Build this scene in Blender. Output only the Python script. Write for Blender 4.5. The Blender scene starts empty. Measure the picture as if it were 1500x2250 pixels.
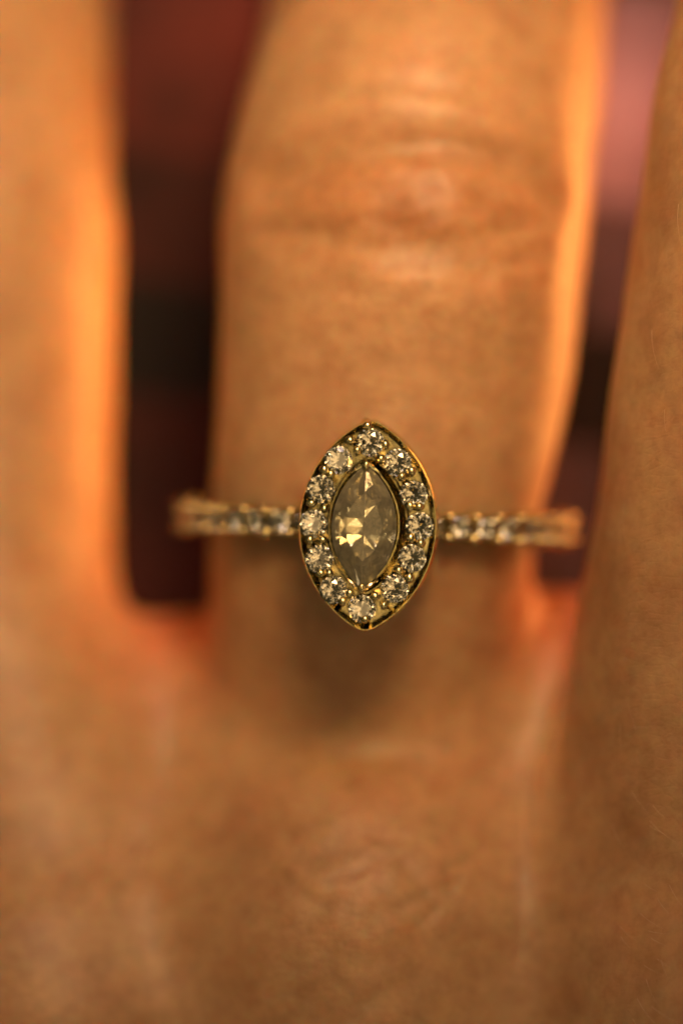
import bpy, bmesh, math, random
import numpy as np
from mathutils import Vector, Matrix, Euler

random.seed(7)
rng = np.random.default_rng(11)
MM = 0.001
ZOFF = 60.0            # the focus plane (face of the ring) lies 60 mm above world zero


def W(x, y, z):
    """scene millimetres (origin: middle of the picture, on the ring's face) -> world metres"""
    return Vector((x * MM, y * MM, (z + ZOFF) * MM))


def px(u, v):
    """photograph pixel -> millimetres on the ring's face plane"""
    return ((u - 750.0) * 0.022, (1125.0 - v) * 0.022)


# ---------------------------------------------------------------- camera
scene = bpy.context.scene
cam_data = bpy.data.cameras.new("camera")
cam = bpy.data.objects.new("camera", cam_data)
scene.collection.objects.link(cam)
cam.location = W(0, 0, 300)
cam.rotation_euler = (0, 0, 0)
cam_data.sensor_fit = 'VERTICAL'
cam_data.sensor_height = 36.0
cam_data.sensor_width = 24.0
cam_data.lens = 36.0 * 300.0 / 49.5
cam_data.clip_start = 0.01
cam_data.clip_end = 20.0
cam_data.dof.use_dof = True
cam_data.dof.focus_distance = 0.2998
cam_data.dof.aperture_fstop = cam_data.lens / 27.0     # 27 mm wide pupil
cam_data.dof.aperture_blades = 0
scene.camera = cam

# ---------------------------------------------------------------- world and lamps
world = bpy.data.worlds.new("World")
scene.world = world
world.use_nodes = True
bgn = world.node_tree.nodes["Background"]
bgn.inputs[0].default_value = (0.80, 0.66, 0.29, 1)
bgn.inputs[1].default_value = 0.045


def area_lamp(name, loc, target, size, watts, color, size_y=None, spread=180):
    l = bpy.data.lights.new(name, 'AREA')
    l.shape = 'ELLIPSE' if size_y else 'DISK'
    l.size = size
    if size_y:
        l.size_y = size_y
    l.energy = watts
    l.color = color
    l.spread = math.radians(spread)
    o = bpy.data.objects.new(name, l)
    scene.collection.objects.link(o)
    o.location = W(*loc)
    d = W(*target) - o.location
    o.rotation_euler = d.to_track_quat('-Z', 'Y').to_euler()
    return o


WARM = (1.0, 0.60, 0.25)
area_lamp("key_lamp", (15, 75, 99), (-2, 21, -12), 0.038, 0.0155, (1.0, 0.62, 0.28), None, 47)
area_lamp("highlight_fill", (20, 340, 250), (3, 8, -5), 0.085, 0.20, (1.0, 0.78, 0.76))  # soft cool source added for the pinkish highlight on the bent joint
area_lamp("gem_fill", (85, -50, 510), (0, 0, 0), 0.24, 0.18, (1.0, 0.66, 0.30))  # broad unseen fill added to brighten the stones
area_lamp("under_rim_light", (56, 16, -50), (8, 8, -14), 0.055, 0.064, (1.0, 0.35, 0.08), 0.02)
area_lamp("under_rim_light", (-3.6, 12, -20.6), (-14, 12, -18.4), 0.034, 0.0029, (1.0, 0.38, 0.09), 0.003, 150)  # strip added under the ring finger to light the little finger's edge
for k in range(46):                       # small warm lights added above for sparkle in the stones, off the camera's axis
    az_ = k * 2.39996
    el_ = math.radians(16 + 50 * ((k * 0.381966) % 1.0))
    area_lamp("sparkle_fill", (420 * math.sin(el_) * math.cos(az_), 420 * math.sin(el_) * math.sin(az_), 420 * math.cos(el_)), (0, 0, 0),
              0.022 + 0.016 * ((k * 0.617) % 1.0), 0.0058, (1.0, 0.78, 0.47))

# ---------------------------------------------------------------- render settings
scene.render.engine = 'CYCLES'
cy = scene.cycles
cy.max_bounces = 14
cy.diffuse_bounces = 2
cy.glossy_bounces = 5
cy.transmission_bounces = 12
cy.transparent_max_bounces = 8
cy.sample_clamp_indirect = 8
cy.sample_clamp_direct = 0
cy.caustics_reflective = False
cy.caustics_refractive = False
cy.blur_glossy = 0.0
cy.use_denoising = True
cy.denoiser = 'OPENIMAGEDENOISE'
cy.denoising_input_passes = 'RGB_ALBEDO_NORMAL'
cy.use_adaptive_sampling = True
cy.adaptive_threshold = 0.09
cy.adaptive_min_samples = 16
vs = scene.view_settings
vs.view_transform = 'Standard'
vs.look = 'None'
vs.exposure = 0.0
vs.gamma = 1.0
vs.use_curve_mapping = False

# ---------------------------------------------------------------- node helpers


def new_mat(name):
    m = bpy.data.materials.new(name)
    m.use_nodes = True
    nt = m.node_tree
    nt.nodes.clear()
    out = nt.nodes.new('ShaderNodeOutputMaterial')
    return m, nt, out


def N(nt, kind, **kw):
    n = nt.nodes.new(kind)
    for k, v in kw.items():
        if k in n.inputs:
            n.inputs[k].default_value = v
        else:
            setattr(n, k, v)
    return n


def ramp(nt, fac, stops, interp='LINEAR'):
    r = nt.nodes.new('ShaderNodeValToRGB')
    r.color_ramp.interpolation = interp
    el = r.color_ramp.elements
    while len(el) < len(stops):
        el.new(0.5)
    for e, (p, c) in zip(el, stops):
        e.position = p
        e.color = (*c, 1) if len(c) == 3 else c
    nt.links.new(fac, r.inputs[0])
    return r


# ---------------------------------------------------------------- materials
def skin_material():
    m, nt, out = new_mat("skin")
    L = nt.links.new
    tc = N(nt, 'ShaderNodeTexCoord')
    big = N(nt, 'ShaderNodeTexNoise', Scale=130.0, Detail=3.0, Roughness=0.55)
    L(tc.outputs['Object'], big.inputs['Vector'])
    mid = N(nt, 'ShaderNodeTexNoise', Scale=620.0, Detail=4.0, Roughness=0.6)
    L(tc.outputs['Object'], mid.inputs['Vector'])
    c1 = ramp(nt, big.outputs['Fac'], [(0.30, (0.46, 0.24, 0.12)), (0.50, (0.55, 0.32, 0.165)), (0.70, (0.57, 0.30, 0.15))])
    c2 = ramp(nt, mid.outputs['Fac'], [(0.32, (0.80, 0.74, 0.70)), (0.55, (1, 1, 1)), (0.75, (1.08, 1.05, 1.0))])
    mx = N(nt, 'ShaderNodeMix', data_type='RGBA', blend_type='MULTIPLY')
    mx.inputs[0].default_value = 0.75
    L(c1.outputs[0], mx.inputs[6])
    L(c2.outputs[0], mx.inputs[7])
    sp_ = N(nt, 'ShaderNodeTexNoise', Scale=1700.0, Detail=3.0, Roughness=0.7)
    L(tc.outputs['Object'], sp_.inputs['Vector'])
    sr_ = ramp(nt, sp_.outputs['Fac'], [(0.35, (0.84, 0.78, 0.74)), (0.52, (1, 1, 1)), (0.70, (1.1, 1.1, 1.12))])
    ms_ = N(nt, 'ShaderNodeMix', data_type='RGBA', blend_type='MULTIPLY')
    ms_.inputs[0].default_value = 0.55
    L(mx.outputs[2], ms_.inputs[6])
    L(sr_.outputs[0], ms_.inputs[7])
    mx = ms_
    # browner, redder skin over the bent joint of the ring finger
    kv = N(nt, 'ShaderNodeVectorMath', operation='SUBTRACT')
    kv.inputs[1].default_value = tuple(W(3.2, 15.2, -4.5))
    L(tc.outputs['Object'], kv.inputs[0])
    ks = N(nt, 'ShaderNodeVectorMath', operation='MULTIPLY')
    ks.inputs[1].default_value = (0.55, 1.5, 0.6)
    L(kv.outputs[0], ks.inputs[0])
    kl = N(nt, 'ShaderNodeVectorMath', operation='LENGTH')
    L(ks.outputs[0], kl.inputs[0])
    kr = ramp(nt, kl.outputs['Value'], [(0.0, (1, 1, 1)), (0.007, (0, 0, 0))])
    km_ = N(nt, 'ShaderNodeMath', operation='MULTIPLY')
    L(kr.outputs[0], km_.inputs[0])
    km_.inputs[1].default_value = 0.8
    mk = N(nt, 'ShaderNodeMix', data_type='RGBA', blend_type='MULTIPLY')
    L(km_.outputs[0], mk.inputs[0])
    L(mx.outputs[2], mk.inputs[6])
    mk.inputs[7].default_value = (0.80, 0.58, 0.45, 1)
    # thin, redder skin of the two webs, their red light glow painted in
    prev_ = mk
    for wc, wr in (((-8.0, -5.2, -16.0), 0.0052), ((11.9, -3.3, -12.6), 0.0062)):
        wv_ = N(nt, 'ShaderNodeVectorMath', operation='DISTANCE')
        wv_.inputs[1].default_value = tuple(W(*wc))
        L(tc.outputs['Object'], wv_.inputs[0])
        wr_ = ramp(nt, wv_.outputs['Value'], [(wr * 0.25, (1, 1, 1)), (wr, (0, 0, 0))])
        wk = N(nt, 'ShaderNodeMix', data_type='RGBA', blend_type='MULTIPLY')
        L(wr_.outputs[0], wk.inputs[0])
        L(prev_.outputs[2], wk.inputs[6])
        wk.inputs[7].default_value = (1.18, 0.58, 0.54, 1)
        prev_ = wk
    # fine crossing lines of the skin
    mp = N(nt, 'ShaderNodeMapping')
    mp.inputs['Scale'].default_value = (1.0, 1.9, 1.0)
    L(tc.outputs['Object'], mp.inputs['Vector'])
    vo = N(nt, 'ShaderNodeTexVoronoi', feature='DISTANCE_TO_EDGE', Scale=1150.0)
    L(mp.outputs[0], vo.inputs['Vector'])
    vr = ramp(nt, vo.outputs['Distance'], [(0.0, (0, 0, 0)), (0.16, (1, 1, 1))])
    fine = N(nt, 'ShaderNodeTexNoise', Scale=2600.0, Detail=3.0, Roughness=0.6)
    L(tc.outputs['Object'], fine.inputs['Vector'])
    ad = N(nt, 'ShaderNodeMath', operation='ADD')
    vs_ = N(nt, 'ShaderNodeMath', operation='MULTIPLY')
    L(vr.outputs[0], vs_.inputs[0])
    vs_.inputs[1].default_value = 0.3
    L(vs_.outputs[0], ad.inputs[0])
    L(fine.outputs['Fac'], ad.inputs[1])
    ad2 = N(nt, 'ShaderNodeMath', operation='MULTIPLY_ADD')
    L(mid.outputs['Fac'], ad2.inputs[0])
    ad2.inputs[1].default_value = 2.2
    L(ad.outputs[0], ad2.inputs[2])
    bp = N(nt, 'ShaderNodeBump', Strength=0.42, Distance=0.00007)
    L(ad2.outputs[0], bp.inputs['Height'])
    p = N(nt, 'ShaderNodeBsdfPrincipled')
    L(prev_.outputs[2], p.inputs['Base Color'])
    p.inputs['Roughness'].default_value = 0.43
    p.inputs['Specular IOR Level'].default_value = 0.36
    p.inputs['Subsurface Weight'].default_value = 0.8
    p.inputs['Subsurface Radius'].default_value = (1.0, 0.30, 0.13)
    p.inputs['Subsurface Scale'].default_value = 0.0022
    L(bp.outputs[0], p.inputs['Normal'])
    L(p.outputs[0], out.inputs[0])
    return m


def gold_material(name, col, rough):
    m, nt, out = new_mat(name)
    L = nt.links.new
    tc = N(nt, 'ShaderNodeTexCoord')
    no = N(nt, 'ShaderNodeTexNoise', Scale=2200.0, Detail=4.0, Roughness=0.6)
    L(tc.outputs['Object'], no.inputs['Vector'])
    r = ramp(nt, no.outputs['Fac'], [(0.3, (rough * 0.6,) * 3), (0.7, (rough * 1.5,) * 3)])
    b = N(nt, 'ShaderNodeBump', Strength=0.25, Distance=0.00003)
    L(no.outputs['Fac'], b.inputs['Height'])
    p = N(nt, 'ShaderNodeBsdfPrincipled')
    p.inputs['Base Color'].default_value = (*col, 1)
    p.inputs['Metallic'].default_value = 1.0
    L(r.outputs[0], p.inputs['Roughness'])
    L(b.outputs[0], p.inputs['Normal'])
    L(p.outputs[0], out.inputs[0])
    return m


def diamond_material(name, col, rough, film):
    m, nt, out = new_mat(name)
    g = N(nt, 'ShaderNodeBsdfGlass', IOR=2.417, Roughness=rough)
    g.inputs['Color'].default_value = (*col, 1)
    # film of dust and skin oil; its pale haze also stands in for light
    tc = N(nt, 'ShaderNodeTexCoord')
    no_ = N(nt, 'ShaderNodeTexNoise', Scale=1800.0, Detail=5.0, Roughness=0.65)
    nt.links.new(tc.outputs['Object'], no_.inputs['Vector'])
    fr = ramp(nt, no_.outputs['Fac'], [(0.3, (film * 0.5,) * 3), (0.7, (film * 1.4,) * 3)])
    df = N(nt, 'ShaderNodeBsdfDiffuse')
    df.inputs['Color'].default_value = (0.88, 0.77, 0.52, 1)
    mx = N(nt, 'ShaderNodeMixShader')
    nt.links.new(fr.outputs[0], mx.inputs[0])
    nt.links.new(g.outputs[0], mx.inputs[1])
    nt.links.new(df.outputs[0], mx.inputs[2])
    nt.links.new(mx.outputs[0], out.inputs[0])
    return m


def cloth_material():
    m, nt, out = new_mat("tartan_cloth")
    L = nt.links.new
    tc = N(nt, 'ShaderNodeTexCoord')
    mp = N(nt, 'ShaderNodeMapping')
    mp.inputs['Rotation'].default_value = (0, 0, math.radians(6.5))
    L(tc.outputs['Object'], mp.inputs['Vector'])
    sep = N(nt, 'ShaderNodeSeparateXYZ')
    L(mp.outputs[0], sep.inputs[0])

    def stripes(sock, period, shift, stops):
        a = N(nt, 'ShaderNodeMath', operation='MULTIPLY_ADD')
        L(sock, a.inputs[0])
        a.inputs[1].default_value = 1.0 / period
        a.inputs[2].default_value = shift
        f = N(nt, 'ShaderNodeMath', operation='FRACT')
        L(a.outputs[0], f.inputs[0])
        return ramp(nt, f.outputs[0], stops, 'CONSTANT')
    weft = stripes(sep.outputs['Y'], 0.060, 0.5, [(0.0, (0.10,) * 3), (0.12, (0.05,) * 3), (0.36, (0.10,) * 3), (0.58, (0.006,) * 3), (0.685, (0.12,) * 3), (0.80, (0.36,) * 3)])
    warp = stripes(sep.outputs['X'], 0.056, 0.5, [(0.0, (1, 0.7, 1.0)), (0.20, (0.37, 0.052, 0.036)), (0.571, (1.05, 0.68, 1.0))])
    mx = N(nt, 'ShaderNodeMix', data_type='RGBA', blend_type='MULTIPLY')
    mx.inputs[0].default_value = 1.0
    L(weft.outputs[0], mx.inputs[6])
    L(warp.outputs[0], mx.inputs[7])
    wv = N(nt, 'ShaderNodeTexWave', Scale=420.0, Distortion=0.6)
    L(mp.outputs[0], wv.inputs['Vector'])
    no = N(nt, 'ShaderNodeTexNoise', Scale=900.0, Detail=4.0)
    L(tc.outputs['Object'], no.inputs['Vector'])
    ad = N(nt, 'ShaderNodeMath', operation='ADD')
    L(wv.outputs['Fac'], ad.inputs[0])
    L(no.outputs['Fac'], ad.inputs[1])
    mot = N(nt, 'ShaderNodeTexNoise', Scale=120.0, Detail=3.0)
    L(tc.outputs['Object'], mot.inputs['Vector'])
    mr = ramp(nt, mot.outputs['Fac'], [(0.32, (0.45, 0.45, 0.45)), (0.68, (1.5, 1.4, 1.4))])
    mm_ = N(nt, 'ShaderNodeMix', data_type='RGBA', blend_type='MULTIPLY')
    mm_.inputs[0].default_value = 1.0
    L(mx.outputs[2], mm_.inputs[6])
    L(mr.outputs[0], mm_.inputs[7])
    bp = N(nt, 'ShaderNodeBump', Strength=0.6, Distance=0.0003)
    L(ad.outputs[0], bp.inputs['Height'])
    p = N(nt, 'ShaderNodeBsdfPrincipled')
    L(mm_.outputs[2], p.inputs['Base Color'])
    p.inputs['Roughness'].default_value = 0.9
    p.inputs['Sheen Weight'].default_value = 0.15
    L(bp.outputs[0], p.inputs['Normal'])
    L(p.outputs[0], out.inputs[0])
    return m


def hair_material():
    m, nt, out = new_mat("fine_hair")
    p = N(nt, 'ShaderNodeBsdfPrincipled')
    tc = N(nt, 'ShaderNodeTexCoord')
    no = N(nt, 'ShaderNodeTexNoise', Scale=400.0)
    nt.links.new(tc.outputs['Object'], no.inputs['Vector'])
    r = ramp(nt, no.outputs['Fac'], [(0.3, (0.55, 0.33, 0.20)), (0.7, (0.72, 0.50, 0.34))])
    nt.links.new(r.outputs[0], p.inputs['Base Color'])
    p.inputs['Roughness'].default_value = 0.35
    nt.links.new(p.outputs[0], out.inputs[0])
    return m


M_SKIN = skin_material()
M_GOLD = gold_material("yellow_gold", (0.72, 0.61, 0.30), 0.15)
M_BEAD = gold_material("polished_gold_beads", (0.95, 0.78, 0.40), 0.15)
M_BANDBEAD = gold_material("worn_gold_beads", (0.92, 0.77, 0.40), 0.15)
M_CENTER = diamond_material("marquise_diamond", (0.98, 0.94, 0.82), 0.006, 0.14)
M_STONE = diamond_material("round_diamond", (0.97, 0.95, 0.91), 0.0, 0.02)
M_CLOTH = cloth_material()
M_HAIR = hair_material()

# ---------------------------------------------------------------- object helpers


def mesh_obj(name, verts, faces, mat, parent=None, smooth=True):
    me = bpy.data.meshes.new(name)
    me.from_pydata([tuple(v) for v in verts], [], faces)
    me.update()
    if mat:
        me.materials.append(mat)
    if smooth:
        me.polygons.foreach_set("use_smooth", [True] * len(me.polygons))
    o = bpy.data.objects.new(name, me)
    scene.collection.objects.link(o)
    o.parent = parent
    return o


def link_copy(src, parent, matrix):
    o = src.copy()
    scene.collection.objects.link(o)
    o.parent = parent
    o.matrix_local = matrix
    return o


def fix_normals(o):
    bm = bmesh.new()
    bm.from_mesh(o.data)
    bmesh.ops.recalc_face_normals(bm, faces=bm.faces)
    bm.to_mesh(o.data)
    bm.free()


def bevel_sharp(o, deg=32):
    try:
        o.data.set_sharp_from_angle(angle=math.radians(deg))
    except Exception:
        pass


# ================================================================ SETTING: the cloth under the hand
def smooth01(t):
    t = np.clip(t, 0, 1)
    return t * t * (3 - 2 * t)


def cloth_height(x, y):
    h = -33.5 + 0 * x
    h = h - 20.0 * smooth01((y - 20) / 26.0)
    h = h + 8.5 * smooth01((-y - 12) / 22.0)
    h = h - 26.0 * smooth01((x - 17) / 30.0)
    h = h - 10.0 * smooth01((-x - 34) / 50.0)
    h = h + 1.1 * np.sin(x * 0.17 + 0.05 * y) * np.sin(0.11 * y + 0.6) + 0.7 * np.sin(0.31 * x - 0.13 * y + 1.0)
    return h


gx = np.arange(-130, 131, 2.0)
gy = np.arange(-130, 131, 2.0)
GX, GY = np.meshgrid(gx, gy)
GZ = cloth_height(GX, GY)
nx, ny = len(gx), len(gy)
top = [W(a, b, c) for a, b, c in zip(GX.ravel(), GY.ravel(), GZ.ravel())]
bot = [v - Vector((0, 0, 0.0009)) for v in top]
fc = []
K = nx * ny
for j in range(ny - 1):
    for i in range(nx - 1):
        a = j * nx + i
        fc.append((a, a + 1, a + 1 + nx, a + nx))
        fc.append((K + a, K + a + nx, K + a + 1 + nx, K + a + 1))
for i in range(nx - 1):
    a, b = i, (ny - 1) * nx + i
    fc.append((a, K + a, K + a + 1, a + 1))
    fc.append((b, b + 1, K + b + 1, K + b))
for j in range(ny - 1):
    a, b = j * nx, j * nx + nx - 1
    fc.append((a, a + nx, K + a + nx, K + a))
    fc.append((b, K + b, K + b + nx, b + nx))
cloth = mesh_obj("cloth_ground", top + bot, fc, M_CLOTH)
cloth["kind"] = "structure"
cloth["label"] = "dark red and black striped cloth lying under the hand"
cloth["category"] = "cloth"

# ================================================================ HAND
RES = 0.32
X0, X1, Y0, Y1, Z0, Z1 = -36.0, 84.0, -88.0, 64.0, -62.0, 8.0
sx, sy, sz = (int((X1 - X0) / RES) + 1, int((Y1 - Y0) / RES) + 1, int((Z1 - Z0) / RES) + 1)
ax = (X0 + RES * np.arange(sx)).astype(np.float32)
ay = (Y0 + RES * np.arange(sy)).astype(np.float32)
az = (Z0 + RES * np.arange(sz)).astype(np.float32)


def smin(a, b, k):
    h = np.clip(0.5 + 0.5 * (b - a) / k, 0, 1)
    return b * (1 - h) + a * h - k * h * (1 - h)


def add_capsule(D, p, q, r0, r1, k, margin=9.0):
    p, q = np.array(p, np.float32), np.array(q, np.float32)
    rm = max(r0, r1) + margin
    lo, hi = np.minimum(p, q) - rm, np.maximum(p, q) + rm
    i0, i1 = np.searchsorted(ax, lo[0]), np.searchsorted(ax, hi[0])
    j0, j1 = np.searchsorted(ay, lo[1]), np.searchsorted(ay, hi[1])
    k0, k1 = np.searchsorted(az, lo[2]), np.searchsorted(az, hi[2])
    X = ax[i0:i1][:, None, None]
    Y = ay[j0:j1][None, :, None]
    Z = az[k0:k1][None, None, :]
    d = q - p
    t = ((X - p[0]) * d[0] + (Y - p[1]) * d[1] + (Z - p[2]) * d[2]) / max(float(d @ d), 1e-6)
    t = np.clip(t, 0, 1)
    s = np.sqrt((X - p[0] - t * d[0]) ** 2 + (Y - p[1] - t * d[1]) ** 2 + (Z - p[2] - t * d[2]) ** 2)
    s = s - (r0 + (r1 - r0) * t)
    sub = D[i0:i1, j0:j1, k0:k1]
    D[i0:i1, j0:j1, k0:k1] = smin(sub, s, k)


def spline(pts, n=4):
    """Catmull-Rom through (x, y, z, r) joints so that the finger bends in curves"""
    P = np.array(pts, float)
    P = np.vstack([2 * P[0] - P[1], P, 2 * P[-1] - P[-2]])
    out = []
    for i in range(1, len(P) - 2):
        for s in range(n):
            t = s / n
            a, b, c, d = P[i - 1], P[i], P[i + 1], P[i + 2]
            out.append(0.5 * ((2 * b) + (c - a) * t + (2 * a - 5 * b + 4 * c - d) * t * t + (3 * b - a - 3 * c + d) * t ** 3))
    out.append(P[-2])
    return np.array(out)


FINGERS = {
    'ring': [(0.9, -22, -14.6, 9.4), (1.3, -12.5, -17.6, 8.6), (1.62, -0.6, -12.95, 7.9), (2.45, 6, -12.9, 8.5), (3.2, 14.0, -13.4, 9.05),
             (4.1, 20.5, -16.2, 8.8), (5.4, 27, -22.5, 8.2), (6.8, 35, -32.5, 7.5), (7.6, 39.5, -45, 6.3)],
    'little': [(-15.0, -27, -15.0, 9.3), (-17.0, -14, -18, 8.1), (-19.2, -4, -20.5, 7.3), (-19.2, 6, -21.8, 7.3), (-19.6, 16, -22.5, 7.6),
               (-19.4, 25, -27.0, 7.0), (-18.8, 33, -36, 6.4), (-18.2, 36, -46.5, 5.4)],
    'middle': [(21.2, -27, -10.0, 10.6), (21.0, -12, -8.4, 9.6), (21.7, -2, -7.0, 9.3), (23.2, 8, -6.0, 9.4), (25.2, 18.5, -6.2, 9.8),
               (26.8, 27, -10.5, 9.2), (28.5, 38, -21, 8.4), (30, 45.5, -31, 7.8), (31, 50, -44, 6.6)],
    'index': [(43, -26, -13, 10.4), (45, -10, -14, 9.4), (48, 2, -14, 9.0), (51, 14, -14.5, 9.4), (53, 22, -20, 8.8), (55, 31, -32, 7.8), (55.5, 34, -45, 6.6)],
    'thumb': [(36, -72, -24, 13.0), (56, -52, -32, 11.5), (66, -34, -38, 10.0), (71, -18, -43, 9.6), (73, -4, -47, 8.0)],
}
shape = (sx, sy, sz)
D_all = np.full(shape, 50.0, np.float32)
# fingers stay apart beyond the webs and flow into one another on the back of the hand
_t = np.clip((-5.0 - ay) / 16.0, 0, 1)
KY = (0.4 + 5.0 * _t * _t * (3 - 2 * _t))[None, :, None].astype(np.float32)
for nm, pts in FINGERS.items():
    F = np.full(shape, 50.0, np.float32)
    sp = spline(pts)
    for a, b in zip(sp[:-1], sp[1:]):
        add_capsule(F, a[:3], b[:3], a[3], b[3], 0.7, 6.0)
    D_all = smin(D_all, F, KY)
PALM = np.full(shape, 50.0, np.float32)
wrist = [(-6, -84, -17, 11), (5, -84, -16, 11.5), (16, -84, -16, 11.5), (27, -84, -18, 11)]
mcp = [(-15.0, -27, -15.0, 9.0), (0.9, -21, -12.9, 9.0), (21.2, -27, -10.4, 10.2), (43, -27, -13, 10)]
for a, b in zip(mcp, wrist):
    add_capsule(PALM, a[:3], b[:3], a[3], b[3], 7.0, 10.0)
# flesh between the knuckles and the webs between the fingers
for p, q, r0, r1 in [((-13.5, -21, -21.5), (1.0, -19, -20), 6.8, 7.0), ((-12.8, -11.5, -20.0), (-2.5, -10.9, -20.0), 6.0, 6.0),
                     ((1.0, -20, -18.5), (21, -22, -16), 7.0, 8.0), ((5, -11.0, -18.5), (17, -10.4, -17.5), 6.6, 6.6),
                     ((11, -24, -17.5), (12, -36, -14.5), 6.5, 7.5), ((-7.5, -26, -21.0), (-6.5, -38, -17.0), 6.0, 7.0),
                     ((21, -22, -14), (43, -22, -16), 8.5, 8.5), ((26, -13.5, -15), (41, -14, -17), 7, 7)]:
    add_capsule(PALM, p, q, r0, r1, 6.0, 9.0)
add_capsule(PALM, (36, -72, -24), (52, -50, -28), 12, 9, 8.0, 10.0)
add_capsule(PALM, (52, -50, -28), (44, -28, -18), 7, 7, 8.0, 10.0)
D_all = smin(D_all, PALM, 1.2 + 0.8 * KY)
# rounded heads of the metacarpals under the skin
for p, r in [((0.6, -22.0, -9.6), 6.0), ((21.5, -26, -5.0), 7.6), ((-15.2, -26, -11), 5.8)]:
    add_capsule(D_all, p, (p[0] + 0.2, p[1] - 5.0, p[2] - 0.4), r, r * 0.92, 5.0, 8.0)


def surface_nets(D):
    inside = D < 0
    c = np.zeros(tuple(s - 1 for s in D.shape), np.int8)
    for dx in (0, 1):
        for dy in (0, 1):
            for dz in (0, 1):
                c += inside[dx:D.shape[0] - 1 + dx, dy:D.shape[1] - 1 + dy, dz:D.shape[2] - 1 + dz]
    cells = np.argwhere((c > 0) & (c < 8))
    idx = -np.ones(c.shape, np.int32)
    idx[cells[:, 0], cells[:, 1], cells[:, 2]] = np.arange(len(cells))
    acc = np.zeros((len(cells), 3))
    cnt = np.zeros(len(cells))
    corners = [(a, b, d) for a in (0, 1) for b in (0, 1) for d in (0, 1)]
    for a in corners:
        for axis in range(3):
            if a[axis]:
                continue
            b = list(a)
            b[axis] = 1
            va = D[cells[:, 0] + a[0], cells[:, 1] + a[1], cells[:, 2] + a[2]]
            vb = D[cells[:, 0] + b[0], cells[:, 1] + b[1], cells[:, 2] + b[2]]
            m = (va < 0) != (vb < 0)
            t = va[m] / (va[m] - vb[m])
            pnt = np.array(a, float)[None, :] + t[:, None] * (np.array(b, float) - np.array(a, float))[None, :]
            acc[m] += pnt
            cnt[m] += 1
    verts = cells + acc / cnt[:, None]
    faces = []
    for axis in range(3):
        sl0 = [slice(None)] * 3
        sl1 = [slice(None)] * 3
        sl0[axis] = slice(0, -1)
        sl1[axis] = slice(1, None)
        cross = inside[tuple(sl0)] != inside[tuple(sl1)]
        e = np.argwhere(cross)
        o1, o2 = (axis + 1) % 3, (axis + 2) % 3
        ok = (e[:, o1] > 0) & (e[:, o2] > 0) & (e[:, o1] < D.shape[o1] - 1) & (e[:, o2] < D.shape[o2] - 1)
        e = e[ok]

        def at(d1, d2):
            q = e.copy()
            q[:, o1] += d1
            q[:, o2] += d2
            return idx[q[:, 0], q[:, 1], q[:, 2]]
        quad = np.stack([at(-1, -1), at(0, -1), at(0, 0), at(-1, 0)], 1)
        ins = inside[e[:, 0], e[:, 1], e[:, 2]]
        quad[~ins] = quad[~ins][:, ::-1]
        faces.append(quad)
    return verts, np.vstack(faces)


hv, hf = surface_nets(D_all)
hv = np.array([X0, Y0, Z0]) + hv * RES
hf = hf[(hf >= 0).all(1)]
e_a = np.concatenate([hf[:, i] for i in range(4)])
e_b = np.concatenate([hf[:, (i + 1) % 4] for i in range(4)])
deg = np.bincount(e_a, minlength=len(hv)) + np.bincount(e_b, minlength=len(hv))
for w_ in (0.5, -0.2, 0.5, -0.2, 0.5, 0.3):
    avg = np.stack([np.bincount(e_a, hv[e_b, c], len(hv)) + np.bincount(e_b, hv[e_a, c], len(hv)) for c in range(3)], 1) / deg[:, None]
    hv = hv + w_ * (avg - hv)


def np_mesh(name, v, f):
    me = bpy.data.meshes.new(name)
    me.vertices.add(len(v))
    me.vertices.foreach_set("co", np.asarray(v, np.float32).ravel())
    n = f.shape[1]
    me.loops.add(f.size)
    me.loops.foreach_set("vertex_index", f.astype(np.int32).ravel())
    me.polygons.add(len(f))
    me.polygons.foreach_set("loop_start", np.arange(0, f.size, n, dtype=np.int32))
    me.polygons.foreach_set("use_smooth", np.ones(len(f), bool))
    me.update(calc_edges=True)
    return me


hand_me = np_mesh("hand", hv, hf)
hand = bpy.data.objects.new("hand", hand_me)
scene.collection.objects.link(hand)
fine_me = hand_me
nv = len(fine_me.vertices)
co = np.empty(nv * 3, np.float32)
no = np.empty(nv * 3, np.float32)
fine_me.vertices.foreach_get("co", co)
fine_me.vertex_normals.foreach_get("vector", no)
co = co.reshape(-1, 3).astype(float)
no = no.reshape(-1, 3).astype(float)


def seg_dist(P, line):
    best = np.full(len(P), 1e9)
    for (a, b) in zip(line[:-1], line[1:]):
        a, b = np.array(a), np.array(b)
        d = b - a
        t = np.clip(((P - a) @ d) / (d @ d), 0, 1)
        best = np.minimum(best, np.linalg.norm(P - a - t[:, None] * d, axis=1))
    return best


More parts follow.
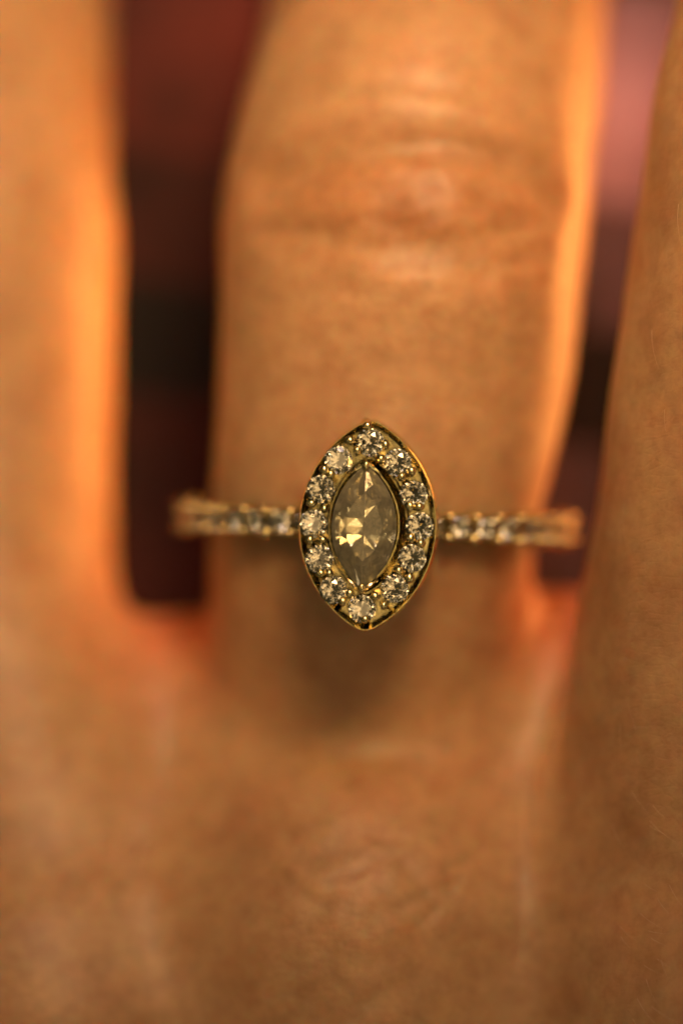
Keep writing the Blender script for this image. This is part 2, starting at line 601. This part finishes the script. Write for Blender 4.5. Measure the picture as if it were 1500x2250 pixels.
def skin_folds():
    """creases of the knuckles: lines on the back of the fingers, in millimetres"""
    S = 1.02
    L = []

    def add(depth, width, *pts):
        L.append((depth, width, [(px(*q)[0] * S, px(*q)[1] * S) for q in pts]))
    # middle joint of the ring finger
    add(0.50, 1.0, (585, 390), (690, 345), (850, 326), (1010, 330), (1120, 350), (1190, 390))
    add(0.12, 0.60, (840, 468), (910, 425), (1000, 408), (1090, 415))
    add(0.32, 0.80, (590, 490), (690, 500), (780, 516), (890, 530), (985, 540), (1070, 528), (1150, 500), (1215, 455))
    add(0.16, 1.00, (600, 432), (720, 425), (850, 440))
    add(0.12, 0.55, (620, 520), (760, 548), (900, 560), (1040, 566))
    add(0.14, 0.60, (640, 560), (770, 588), (900, 572), (960, 590))
    add(0.13, 0.60, (1010, 600), (1110, 575), (1190, 560))
    add(0.15, 0.60, (1060, 430), (1140, 415), (1210, 420))
    add(-0.16, 0.74, (650, 262), (760, 228), (900, 214), (1050, 248), (1150, 305))
    add(-0.10, 0.68, (760, 160), (900, 150), (1010, 172))
    add(0.10, 0.54, (700, 195), (860, 182), (1030, 205))
    rr = random.Random(5)
    for k in range(26):                  # many faint irregular folds over and below the joint
        cx_, cy_ = rr.uniform(600, 1190), rr.choice([rr.uniform(300, 560), rr.uniform(430, 640), rr.uniform(620, 900)])
        ln, bow, sl = rr.uniform(60, 210), rr.uniform(-18, 22), rr.uniform(-0.16, 0.16)
        dp = rr.uniform(0.04, 0.11) * (1.0 if cy_ < 620 else 0.4)
        add(dp, rr.uniform(0.22, 0.42), *[(cx_ + t * ln, cy_ + sl * t * ln + bow * (1 - 4 * t * t)) for t in (-0.5, -0.25, 0, 0.25, 0.5)])
    for k in range(30):                  # crossing lines on the knuckle
        cx_, cy_ = rr.gauss(820, 110), rr.gauss(2010, 120)
        ln, an = rr.uniform(40, 150), rr.choice([-0.55, -0.5, 0.75, -0.3]) + rr.uniform(-0.2, 0.2)
        add(rr.uniform(0.05, 0.14), rr.uniform(0.16, 0.30), *[(cx_ + t * ln * math.cos(an), cy_ + t * ln * math.sin(an) + 8 * (1 - 4 * t * t)) for t in (-0.5, 0, 0.5)])
    # knuckle of the ring finger
    add(0.10, 0.83, (690, 1880), (790, 1835), (900, 1790), (1000, 1740), (1110, 1660))
    add(0.06, 0.48, (790, 2020), (850, 1990), (910, 1955))
    add(0.06, 0.41, (810, 2110), (870, 2085), (930, 2060))
    add(0.05, 0.41, (700, 2050), (745, 2100), (800, 2120))
    add(0.09, 0.69, (720, 2225), (800, 2190), (900, 2150))
    add(0.08, 1.10, (915, 1900), (940, 2000), (935, 2120))
    add(0.05, 0.48, (640, 1950), (720, 1990), (800, 1960))
    add(0.05, 0.48, (600, 1760), (720, 1740), (830, 1700))
    return L


P2 = co[:, :2]
disp = np.zeros(nv)
near = (np.abs(co[:, 0]) < 40) & (no[:, 2] > 0.0) & (co[:, 1] > -40) & (co[:, 1] < 30)
ni = np.where(near)[0]
for depth, width, line in skin_folds():
    d = seg_dist(P2[ni], line)
    prof = -np.exp(-(d / width) ** 2) + 0.10 * np.exp(-((d - 2.1 * width) / (1.0 * width)) ** 2)
    disp[ni] += depth * prof * np.clip(no[ni, 2] * 2 - 0.2, 0, 1)
# soft unevenness of flesh and tendons
ph = rng.uniform(0, 6.28, (14, 2))
for k in range(14):
    f = rng.normal(0, 1, 3)
    f = f / np.linalg.norm(f) * rng.uniform(0.25, 0.9)
    disp += 0.035 * np.sin(co @ f * 1.3 + ph[k, 0])
# fine cross folds above the ring
zone = np.exp(-((co[:, 1] - 9) / 5.0) ** 2) * (no[:, 2] > 0.2) * (np.abs(co[:, 0] - 2.6) < 9)
disp += zone * 0.016 * np.sin(co[:, 1] * 4.1 + 1.6 * np.sin(co[:, 0] * 0.9) + 1.2 * np.sin(co[:, 0] * 2.3)) * np.sin(co[:, 0] * 0.7 + co[:, 1])
co += no * disp[:, None]
wco = np.stack([co[:, 0] * MM, co[:, 1] * MM, (co[:, 2] + ZOFF) * MM], 1)
fine_me.vertices.foreach_set("co", wco.astype(np.float32).ravel())
fine_me.polygons.foreach_set("use_smooth", np.ones(len(fine_me.polygons), bool))
fine_me.update()
fine_me.materials.clear()
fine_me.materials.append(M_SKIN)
fine_me.name = "hand"
hand["label"] = "back of a left hand with bent fingers resting over the dark cloth"
hand["category"] = "hand"

# ================================================================ RING
R_OUT, R_IN, HEAD = 9.85, 8.35, 12.85      # local: ring axis along Y, head towards +Z
ring = bpy.data.objects.new("ring", None)
ring.empty_display_size = 0.01
scene.collection.objects.link(ring)
ring["label"] = "gold ring with a marquise diamond in a halo of small round diamonds"
ring["category"] = "ring"
ring.location = W(1.73, -0.55, -13.35)
ring.rotation_euler = Euler((math.radians(0.6), math.radians(-2.0), math.radians(-2.0)), 'XYZ')


def S(v):
    return (v[0] * MM, v[1] * MM, v[2] * MM)


def lens_outline(a, b, r, n=64):
    """marquise: two arcs meeting at the ends of the Y axis, tips rounded by r; n points, counter-clockwise from +X"""
    a0, b0 = a - r, b - r
    R = (a0 * a0 + b0 * b0) / (2 * a0)
    cx = R - a0
    half = math.asin(b0 / R)
    pts = []
    arc = (R + r) * half * 2
    tip = r * (math.pi - 2 * half)
    tot = 2 * arc + 2 * tip
    for i in range(n):
        s = (i / n) * tot
        s = (s + 0.0) % tot
        # start in the middle of the right arc
        if s < arc / 2:
            t = s / (R + r)
            pts.append((-cx + (R + r) * math.cos(t), (R + r) * math.sin(t)))
        elif s < arc / 2 + tip:
            t = half + (s - arc / 2) / max(r, 1e-9)
            pts.append((r * math.cos(t), b0 + r * math.sin(t)))
        elif s < 1.5 * arc + tip:
            t = math.pi - half + (s - arc / 2 - tip) / (R + r)
            pts.append((cx + (R + r) * math.cos(t), (R + r) * math.sin(t)))
        elif s < 1.5 * arc + 2 * tip:
            t = math.pi + half + (s - 1.5 * arc - tip) / max(r, 1e-9)
            pts.append((r * math.cos(t), -b0 + r * math.sin(t)))
        else:
            t = -half + (s - 1.5 * arc - 2 * tip) / (R + r)
            pts.append((-cx + (R + r) * math.cos(t), (R + r) * math.sin(t)))
    return pts


def loft(name, rings, mat, parent, closed=True, sharp=35):
    """rings: list of equally long point loops; closed joins last to first loop (a solid band)"""
    n = len(rings[0])
    verts = [S(v) for r in rings for v in r]
    faces = []
    m = len(rings)
    for j in range(m if closed else m - 1):
        j2 = (j + 1) % m
        for i in range(n):
            i2 = (i + 1) % n
            faces.append((j * n + i, j * n + i2, j2 * n + i2, j2 * n + i))
    o = mesh_obj(name, verts, faces, mat, parent)
    fix_normals(o)
    bevel_sharp(o, sharp)
    return o


# ---- gems
def brilliant(name, outline, ztop, zbot, g, mat, table=0.55, upper=0.775, lower=0.26, msub=2, keel=0.0, n=8):
    """outline(k): girdle point for k in 0..16 (fractional allowed), as (x, y); crown height ztop, pavilion depth zbot"""
    V, F = [], []
    ds = 16.0 / n

    def add(x, y, z):
        V.append(S((x, y, z)))
        return len(V) - 1
    T, U, Lw = [], [], []
    c = math.cos(math.pi / n)
    for k in range(n):
        x, y = outline(ds * k)
        T.append(add(x * table, y * table, ztop))
    for k in range(n):
        x, y = outline(ds * (k + 0.5))
        U.append(add(x * upper, y * upper, g + (ztop - g) * (1 - upper * c) / (1 - table)))
    steps = 2 * msub
    GU, GL = [], []
    for k in range(n):
        for s in range(steps):
            x, y = outline(ds * k + ds * s / steps)
            GU.append(add(x, y, g))
            GL.append(add(x, y, -g))
    for k in range(n):
        x, y = outline(ds * (k + 0.5))
        ky = keel * y
        Lw.append(add(x * lower, ky + (y - ky) * lower, -g - (zbot - g) * (1 - lower * c)))
    if keel:
        C = [add(0, keel * outline(ds * k)[1], -zbot) for k in range(n)]
    else:
        C = [add(0, 0, -zbot)] * n
    F.append(tuple(T))
    nG = len(GU)
    for k in range(n):
        k1 = (k + 1) % n
        km = (k - 1) % n
        F.append((T[k], U[k], T[k1]))
        F.append((T[k], U[km], GU[k * steps]))
        F.append((T[k], GU[k * steps], U[k]))
        for s in range(steps):
            a, b = k * steps + s, (k * steps + s + 1) % nG
            F.append((U[k], GU[a], GU[b]))
            F.append((Lw[k], GL[b], GL[a]))
            F.append((GU[a], GL[a], GL[b], GU[b]))
        F.append((C[k], Lw[k], GL[k * steps]))
        F.append((C[k], GL[k * steps], Lw[km]))
        if keel and abs(V[C[k]][1] - V[C[k1]][1]) > 1e-7:
            F.append((C[k], C[k1], Lw[k]))
    o = mesh_obj(name, V, F, mat, None, smooth=False)
    bm = bmesh.new()
    bm.from_mesh(o.data)
    bmesh.ops.remove_doubles(bm, verts=bm.verts, dist=1e-8)
    bmesh.ops.recalc_face_normals(bm, faces=bm.faces)
    bm.to_mesh(o.data)
    bm.free()
    return o


def round_outline(r):
    return lambda k: (r * math.cos(k * math.pi / 8), r * math.sin(k * math.pi / 8))


def marquise_outline(a, b, r):
    dense = lens_outline(a, b, r, 1600)
    return lambda k: dense[int(round(k * 100)) % 1600]


def bead_mesh(name, r, stem, mat):
    """a raised bead of metal: a ball on a short stem"""
    prof = [(0.0, r * 0.92)]
    for t in (25, 50, 75, 95):
        a = math.radians(t)
        prof.append((r * math.sin(a), r * 0.92 * math.cos(a)))
    prof += [(r * 0.85, -r * 0.6), (r * 0.95, -stem)]
    n = 12
    V = [S((0, 0, prof[0][1]))]
    F = []
    for (q, z) in prof[1:]:
        for i in range(n):
            V.append(S((q * math.cos(2 * math.pi * i / n), q * math.sin(2 * math.pi * i / n), z)))
    for i in range(n):
        F.append((0, 1 + i, 1 + (i + 1) % n))
    for j in range(len(prof) - 2):
        for i in range(n):
            a, b = 1 + j * n + i, 1 + j * n + (i + 1) % n
            F.append((a, a + n, b + n, b))
    F.append(tuple(1 + (len(prof) - 2) * n + i for i in range(n))[::-1])
    o = mesh_obj(name, V, F, mat)
    fix_normals(o)
    return o


# ---- band: grooved over the top where the small stones sit
def band():
    n = 180
    loops = []
    for i in range(n):
        th = 2 * math.pi * i / n                # 0 = head
        dev = abs((math.degrees(th) + 180) % 360 - 180)
        gr = float(smooth01(np.array((108 - dev) / 8.0)))
        w = 0.64 - 0.03 * float(smooth01(np.array((dev - 90) / 60.0)))
        ro = R_OUT - 0.25 * float(smooth01(np.array((dev - 90) / 50.0)))
        lip = 0.13
        prof = [(-w, R_IN + 0.25), (-w * 0.75, R_IN), (w * 0.75, R_IN), (w, R_IN + 0.25),
                (w, ro - 0.18 - 0.3 * gr), (w - 0.06, ro - 0.05 - 0.3 * gr), (w - lip, ro - 0.05 - 0.3 * gr),
                (w - lip - 0.10, ro - 0.05 - 0.5 * gr), (0.0, ro + 0.02 - 0.64 * gr), (-w + lip + 0.10, ro - 0.05 - 0.5 * gr),
                (-w + lip, ro - 0.05 - 0.3 * gr), (-w + 0.06, ro - 0.05 - 0.3 * gr), (-w, ro - 0.18 - 0.3 * gr)]
        loops.append([(r * math.sin(th), y, r * math.cos(th)) for (y, r) in prof])
    return loft("band", loops, M_GOLD, ring, True, 30)


band_o = band()
STEP = 8.5
pave_src = brilliant("pave_diamond", round_outline(0.56), 0.18, 0.47, 0.015, M_STONE)
bead_src = bead_mesh("bead", 0.24, 0.7, M_BANDBEAD)


def on_band(deg, y, r, spin=0.0, tilt=(0, 0)):
    th = math.radians(deg)
    m = Matrix.Translation(Vector(S((r * math.sin(th), y, r * math.cos(th))))) @ Matrix.Rotation(th, 4, 'Y')
    return m @ Matrix.Rotation(tilt[0], 4, 'X') @ Matrix.Rotation(tilt[1], 4, 'Y') @ Matrix.Rotation(spin, 4, 'Z')


def jit(a):
    return random.uniform(-a, a)


first = True
for side in (-1, 1):
    for k in range(10):
        deg = side * (18.8 + STEP * k)
        m = on_band(deg, 0, R_OUT - 0.02, random.uniform(0, 0.8), (jit(0.05), jit(0.05)))
        if first:
            pave_src.parent = band_o
            pave_src.matrix_local = m
            first = False
        else:
            link_copy(pave_src, band_o, m)
first = True
for side in (-1, 1):
    for k in range(11):
        deg = side * (14.6 + STEP * k)
        for s in (-1, 1):
            m = on_band(deg + jit(0.4), s * (0.53 + jit(0.03)), R_OUT + 0.02, random.uniform(0, 6), (jit(0.25), jit(0.25)))
            m = m @ Matrix.Diagonal((1 + jit(0.12), 1 + jit(0.12), 1 + jit(0.1), 1))
            if first:
                bead_src.parent = band_o
                bead_src.matrix_local = m
                first = False
            else:
                link_copy(bead_src, band_o, m)

# ---- halo
NO = 96


def lp(a, b, r, z):
    return [(x, y, HEAD + z) for x, y in lens_outline(a, b, r, NO)]


A, B = 3.34, 5.10
halo = loft("halo", [
    lp(A - 0.34, B - 0.34, 0.80, -0.95), lp(A - 0.12, B - 0.12, 0.85, -0.10), lp(A - 0.07, B - 0.07, 0.85, 0.02), lp(A - 0.03, B - 0.03, 0.85, 0.02),
    lp(A, B, 0.85, -0.04), lp(A + 0.03, B + 0.03, 0.85, -1.25), lp(A + 0.06, B + 0.06, 0.85, -1.32), lp(A + 0.06, B + 0.06, 0.85, -1.50),
    lp(A - 0.06, B - 0.06, 0.8, -1.60), lp(A - 0.4, B - 0.5, 0.7, -1.60),
    lp(2.02, 3.45, 0.45, -1.60), lp(1.86, 3.25, 0.35, -0.9), lp(1.86, 3.25, 0.35, -0.50), lp(1.91, 3.31, 0.35, -0.50), lp(2.02, 3.42, 0.35, -0.95)],
    M_GOLD, ring, True, 30)

PIX = [(813, 967), (873, 1012), (908, 1082), (921, 1152), (905, 1222), (867, 1289), (795, 1333), (732, 1292), (701, 1224), (688, 1146), (704, 1070), (743, 1006)]
BEADS = [(740, 180), (600, 295), (660, 375), (880, 330), (845, 440), (400, 525), (450, 560), (1010, 580), (1085, 535), (300, 790), (400, 830),
         (1070, 815), (1145, 815), (285, 1075), (385, 1075), (1080, 1060), (1158, 1105), (370, 1340), (440, 1340), (1068, 1378), (985, 1318),
         (545, 1560), (600, 1500), (870, 1590), (800, 1520), (720, 1700)]
CA, SA = math.cos(math.radians(2.0)), math.sin(math.radians(2.0))


def head_uv(u, v):
    x, y = (u - 808) * 0.022, (1150.5 - v) * 0.022
    return x * CA - y * SA, x * SA + y * CA        # undo the ring's turn


halo_src = brilliant("halo_diamond", round_outline(0.69), 0.21, 0.58, 0.02, M_STONE)
first = True
for (u, v) in PIX:
    x, y = head_uv(u, v)
    m = (Matrix.Translation(Vector(S((x, y, HEAD + 0.0 + jit(0.02))))) @ Matrix.Rotation(jit(0.06), 4, 'X')
         @ Matrix.Rotation(jit(0.06), 4, 'Y') @ Matrix.Rotation(random.uniform(0, 0.8), 4, 'Z'))
    if first:
        halo_src.parent = halo
        halo_src.matrix_local = m
        first = False
    else:
        link_copy(halo_src, halo, m)
hbead = bead_mesh("bead", 0.245, 1.1, M_BEAD)
first = True
for (zx, zy) in BEADS:
    x, y = head_uv(600 + zx / 3.5714, 880 + zy / 3.5714)
    m = (Matrix.Translation(Vector(S((x, y, HEAD + 0.10 + jit(0.03))))) @ Matrix.Rotation(jit(0.25), 4, 'X') @ Matrix.Rotation(jit(0.25), 4, 'Y')
         @ Matrix.Diagonal((1 + jit(0.15), 1 + jit(0.15), 1 + jit(0.1), 1)))
    if first:
        hbead.parent = halo
        hbead.matrix_local = m
        first = False
    else:
        link_copy(hbead, halo, m)

# ---- basket of the centre stone and the stem down to the band
basket = loft("basket", [
    lp(1.54, 2.92, 0.15, 0.10), lp(1.48, 2.84, 0.15, 0.10), lp(1.22, 2.55, 0.2, -0.40), lp(0.55, 1.75, 0.15, -1.20), lp(0.25, 1.3, 0.1, -1.6),
    lp(0.45, 1.5, 0.1, -1.75), lp(0.75, 1.95, 0.15, -1.45), lp(1.34, 2.65, 0.2, -0.45), lp(1.52, 2.90, 0.15, 0.02)], M_GOLD, ring, True, 30)
gallery = loft("gallery", [
    lp(2.9, 4.5, 0.7, -1.55), lp(2.55, 3.9, 0.65, -2.2), lp(1.9, 2.4, 0.6, -2.9), lp(1.7, 1.3, 0.5, -3.35) if False else lp(1.5, 1.9, 0.6, -3.5),
    lp(1.3, 1.7, 0.55, -3.5), lp(1.7, 2.2, 0.5, -2.9), lp(2.35, 3.7, 0.6, -2.2), lp(2.7, 4.3, 0.65, -1.55)], M_GOLD, ring, True, 40)

cz = 0.36
marq = brilliant("marquise_diamond", marquise_outline(1.57, 2.99, 0.05), 0.44, 1.30, 0.03, M_CENTER, table=0.56, upper=0.78, lower=0.50, msub=2, keel=0.36, n=12)
marq.parent = ring
marq.matrix_local = Matrix.Translation(Vector(S((*head_uv(800, 1152), HEAD + cz))))

# ---- V-shaped claws over the two points of the centre stone
def claw(sign):
    """a slim V of gold hugging the point of the stone from outside, ending in a small rounded tip on the stone"""
    ox, oy = head_uv(800, 1152)
    inner = lens_outline(1.59, 3.01, 0.05, 400)
    outer = lens_outline(1.75, 3.24, 0.10, 400)
    base = 100 if sign > 0 else 300
    zt = HEAD + cz
    loops = []
    ks = list(range(-26, 27, 2))
    for k in ks:
        f = 1 - abs(k) / 26.0
        xi, yi = inner[(base + k) % 400]
        xo, yo = outer[(base + k) % 400]
        top = -0.10 + 0.34 * f ** 1.5
        xm, ym = (xi + xo) / 2, (yi + yo) / 2
        loops.append([(ox + xo, oy + yo, zt - 1.2), (ox + xo, oy + yo, zt + top - 0.08), (ox + xm, oy + ym, zt + top),
                      (ox + xi, oy + yi, zt + top - 0.05), (ox + xi, oy + yi, zt - 1.2)])
    n, m = len(loops[0]), len(loops)
    V = [S(p) for l in loops for p in l]
    F = []
    for j in range(m - 1):
        for i in range(n):
            i2 = (i + 1) % n
            F.append((j * n + i, j * n + i2, (j + 1) * n + i2, (j + 1) * n + i))
    F.append(tuple(range(n))[::-1])
    F.append(tuple((m - 1) * n + i for i in range(n)))
    # the rounded tip
    b = len(V)
    rt, nb = 0.21, 12
    cx_, cy_, cz_ = ox, oy + sign * 2.96, zt + 0.20
    for q in range(1, 7):
        a = math.pi * q / 7
        for i in range(nb):
            t = 2 * math.pi * i / nb
            V.append(S((cx_ + rt * 0.85 * math.sin(a) * math.cos(t), cy_ + rt * 1.25 * math.sin(a) * math.sin(t), cz_ + rt * math.cos(a))))
    for q in range(5):
        for i in range(nb):
            a0, a1 = b + q * nb + i, b + q * nb + (i + 1) % nb
            F.append((a0, a1, a1 + nb, a0 + nb))
    F.append(tuple(b + i for i in range(nb))[::-1])
    F.append(tuple(b + 5 * nb + i for i in range(nb)))
    o = mesh_obj("claw", V, F, M_BEAD, basket)
    fix_normals(o)
    bevel_sharp(o, 50)
    return o


claw(1)
claw(-1)

# ================================================================ fine hair on the skin
wn = no
cand = np.where((co[:, 0] > 13.0) & (co[:, 0] < 30) & (co[:, 1] > -27) & (co[:, 1] < 24) & (wn[:, 2] > 0.15))[0]
w = np.where(co[cand, 1] < -15, 1.0, 0.22)
w = w / w.sum()
pick = rng.choice(cand, 150, replace=False, p=w)
HV, HF = [], []
for i in pick:
    p = co[i]
    n = wn[i]
    ang = math.radians(-38 + rng.normal(0, 14)) if p[1] < -12 else math.radians(-75 + rng.normal(0, 12))
    d = np.array([math.cos(ang), math.sin(ang), 0.0])
    d = d - n * (d @ n)
    d /= np.linalg.norm(d)
    ln = rng.uniform(0.9, 2.4)
    s = np.cross(n, d)
    prev = None
    for q in range(5):
        t = q / 4
        c = p + d * ln * t + n * (0.02 + 0.22 * ln * t * (1 - 0.6 * t)) + s * 0.12 * ln * t * t
        r = 0.016 * (1 - 0.8 * t)
        b = len(HV)
        for a in range(3):
            an = a * 2.0944
            HV.append(W(*(c + (s * math.cos(an) + n * math.sin(an)) * r)))
        if prev is not None:
            for a in range(3):
                HF.append((prev + a, prev + (a + 1) % 3, b + (a + 1) % 3, b + a))
        prev = b
hair = mesh_obj("hair", HV, HF, M_HAIR, hand)
hair["kind"] = "stuff"
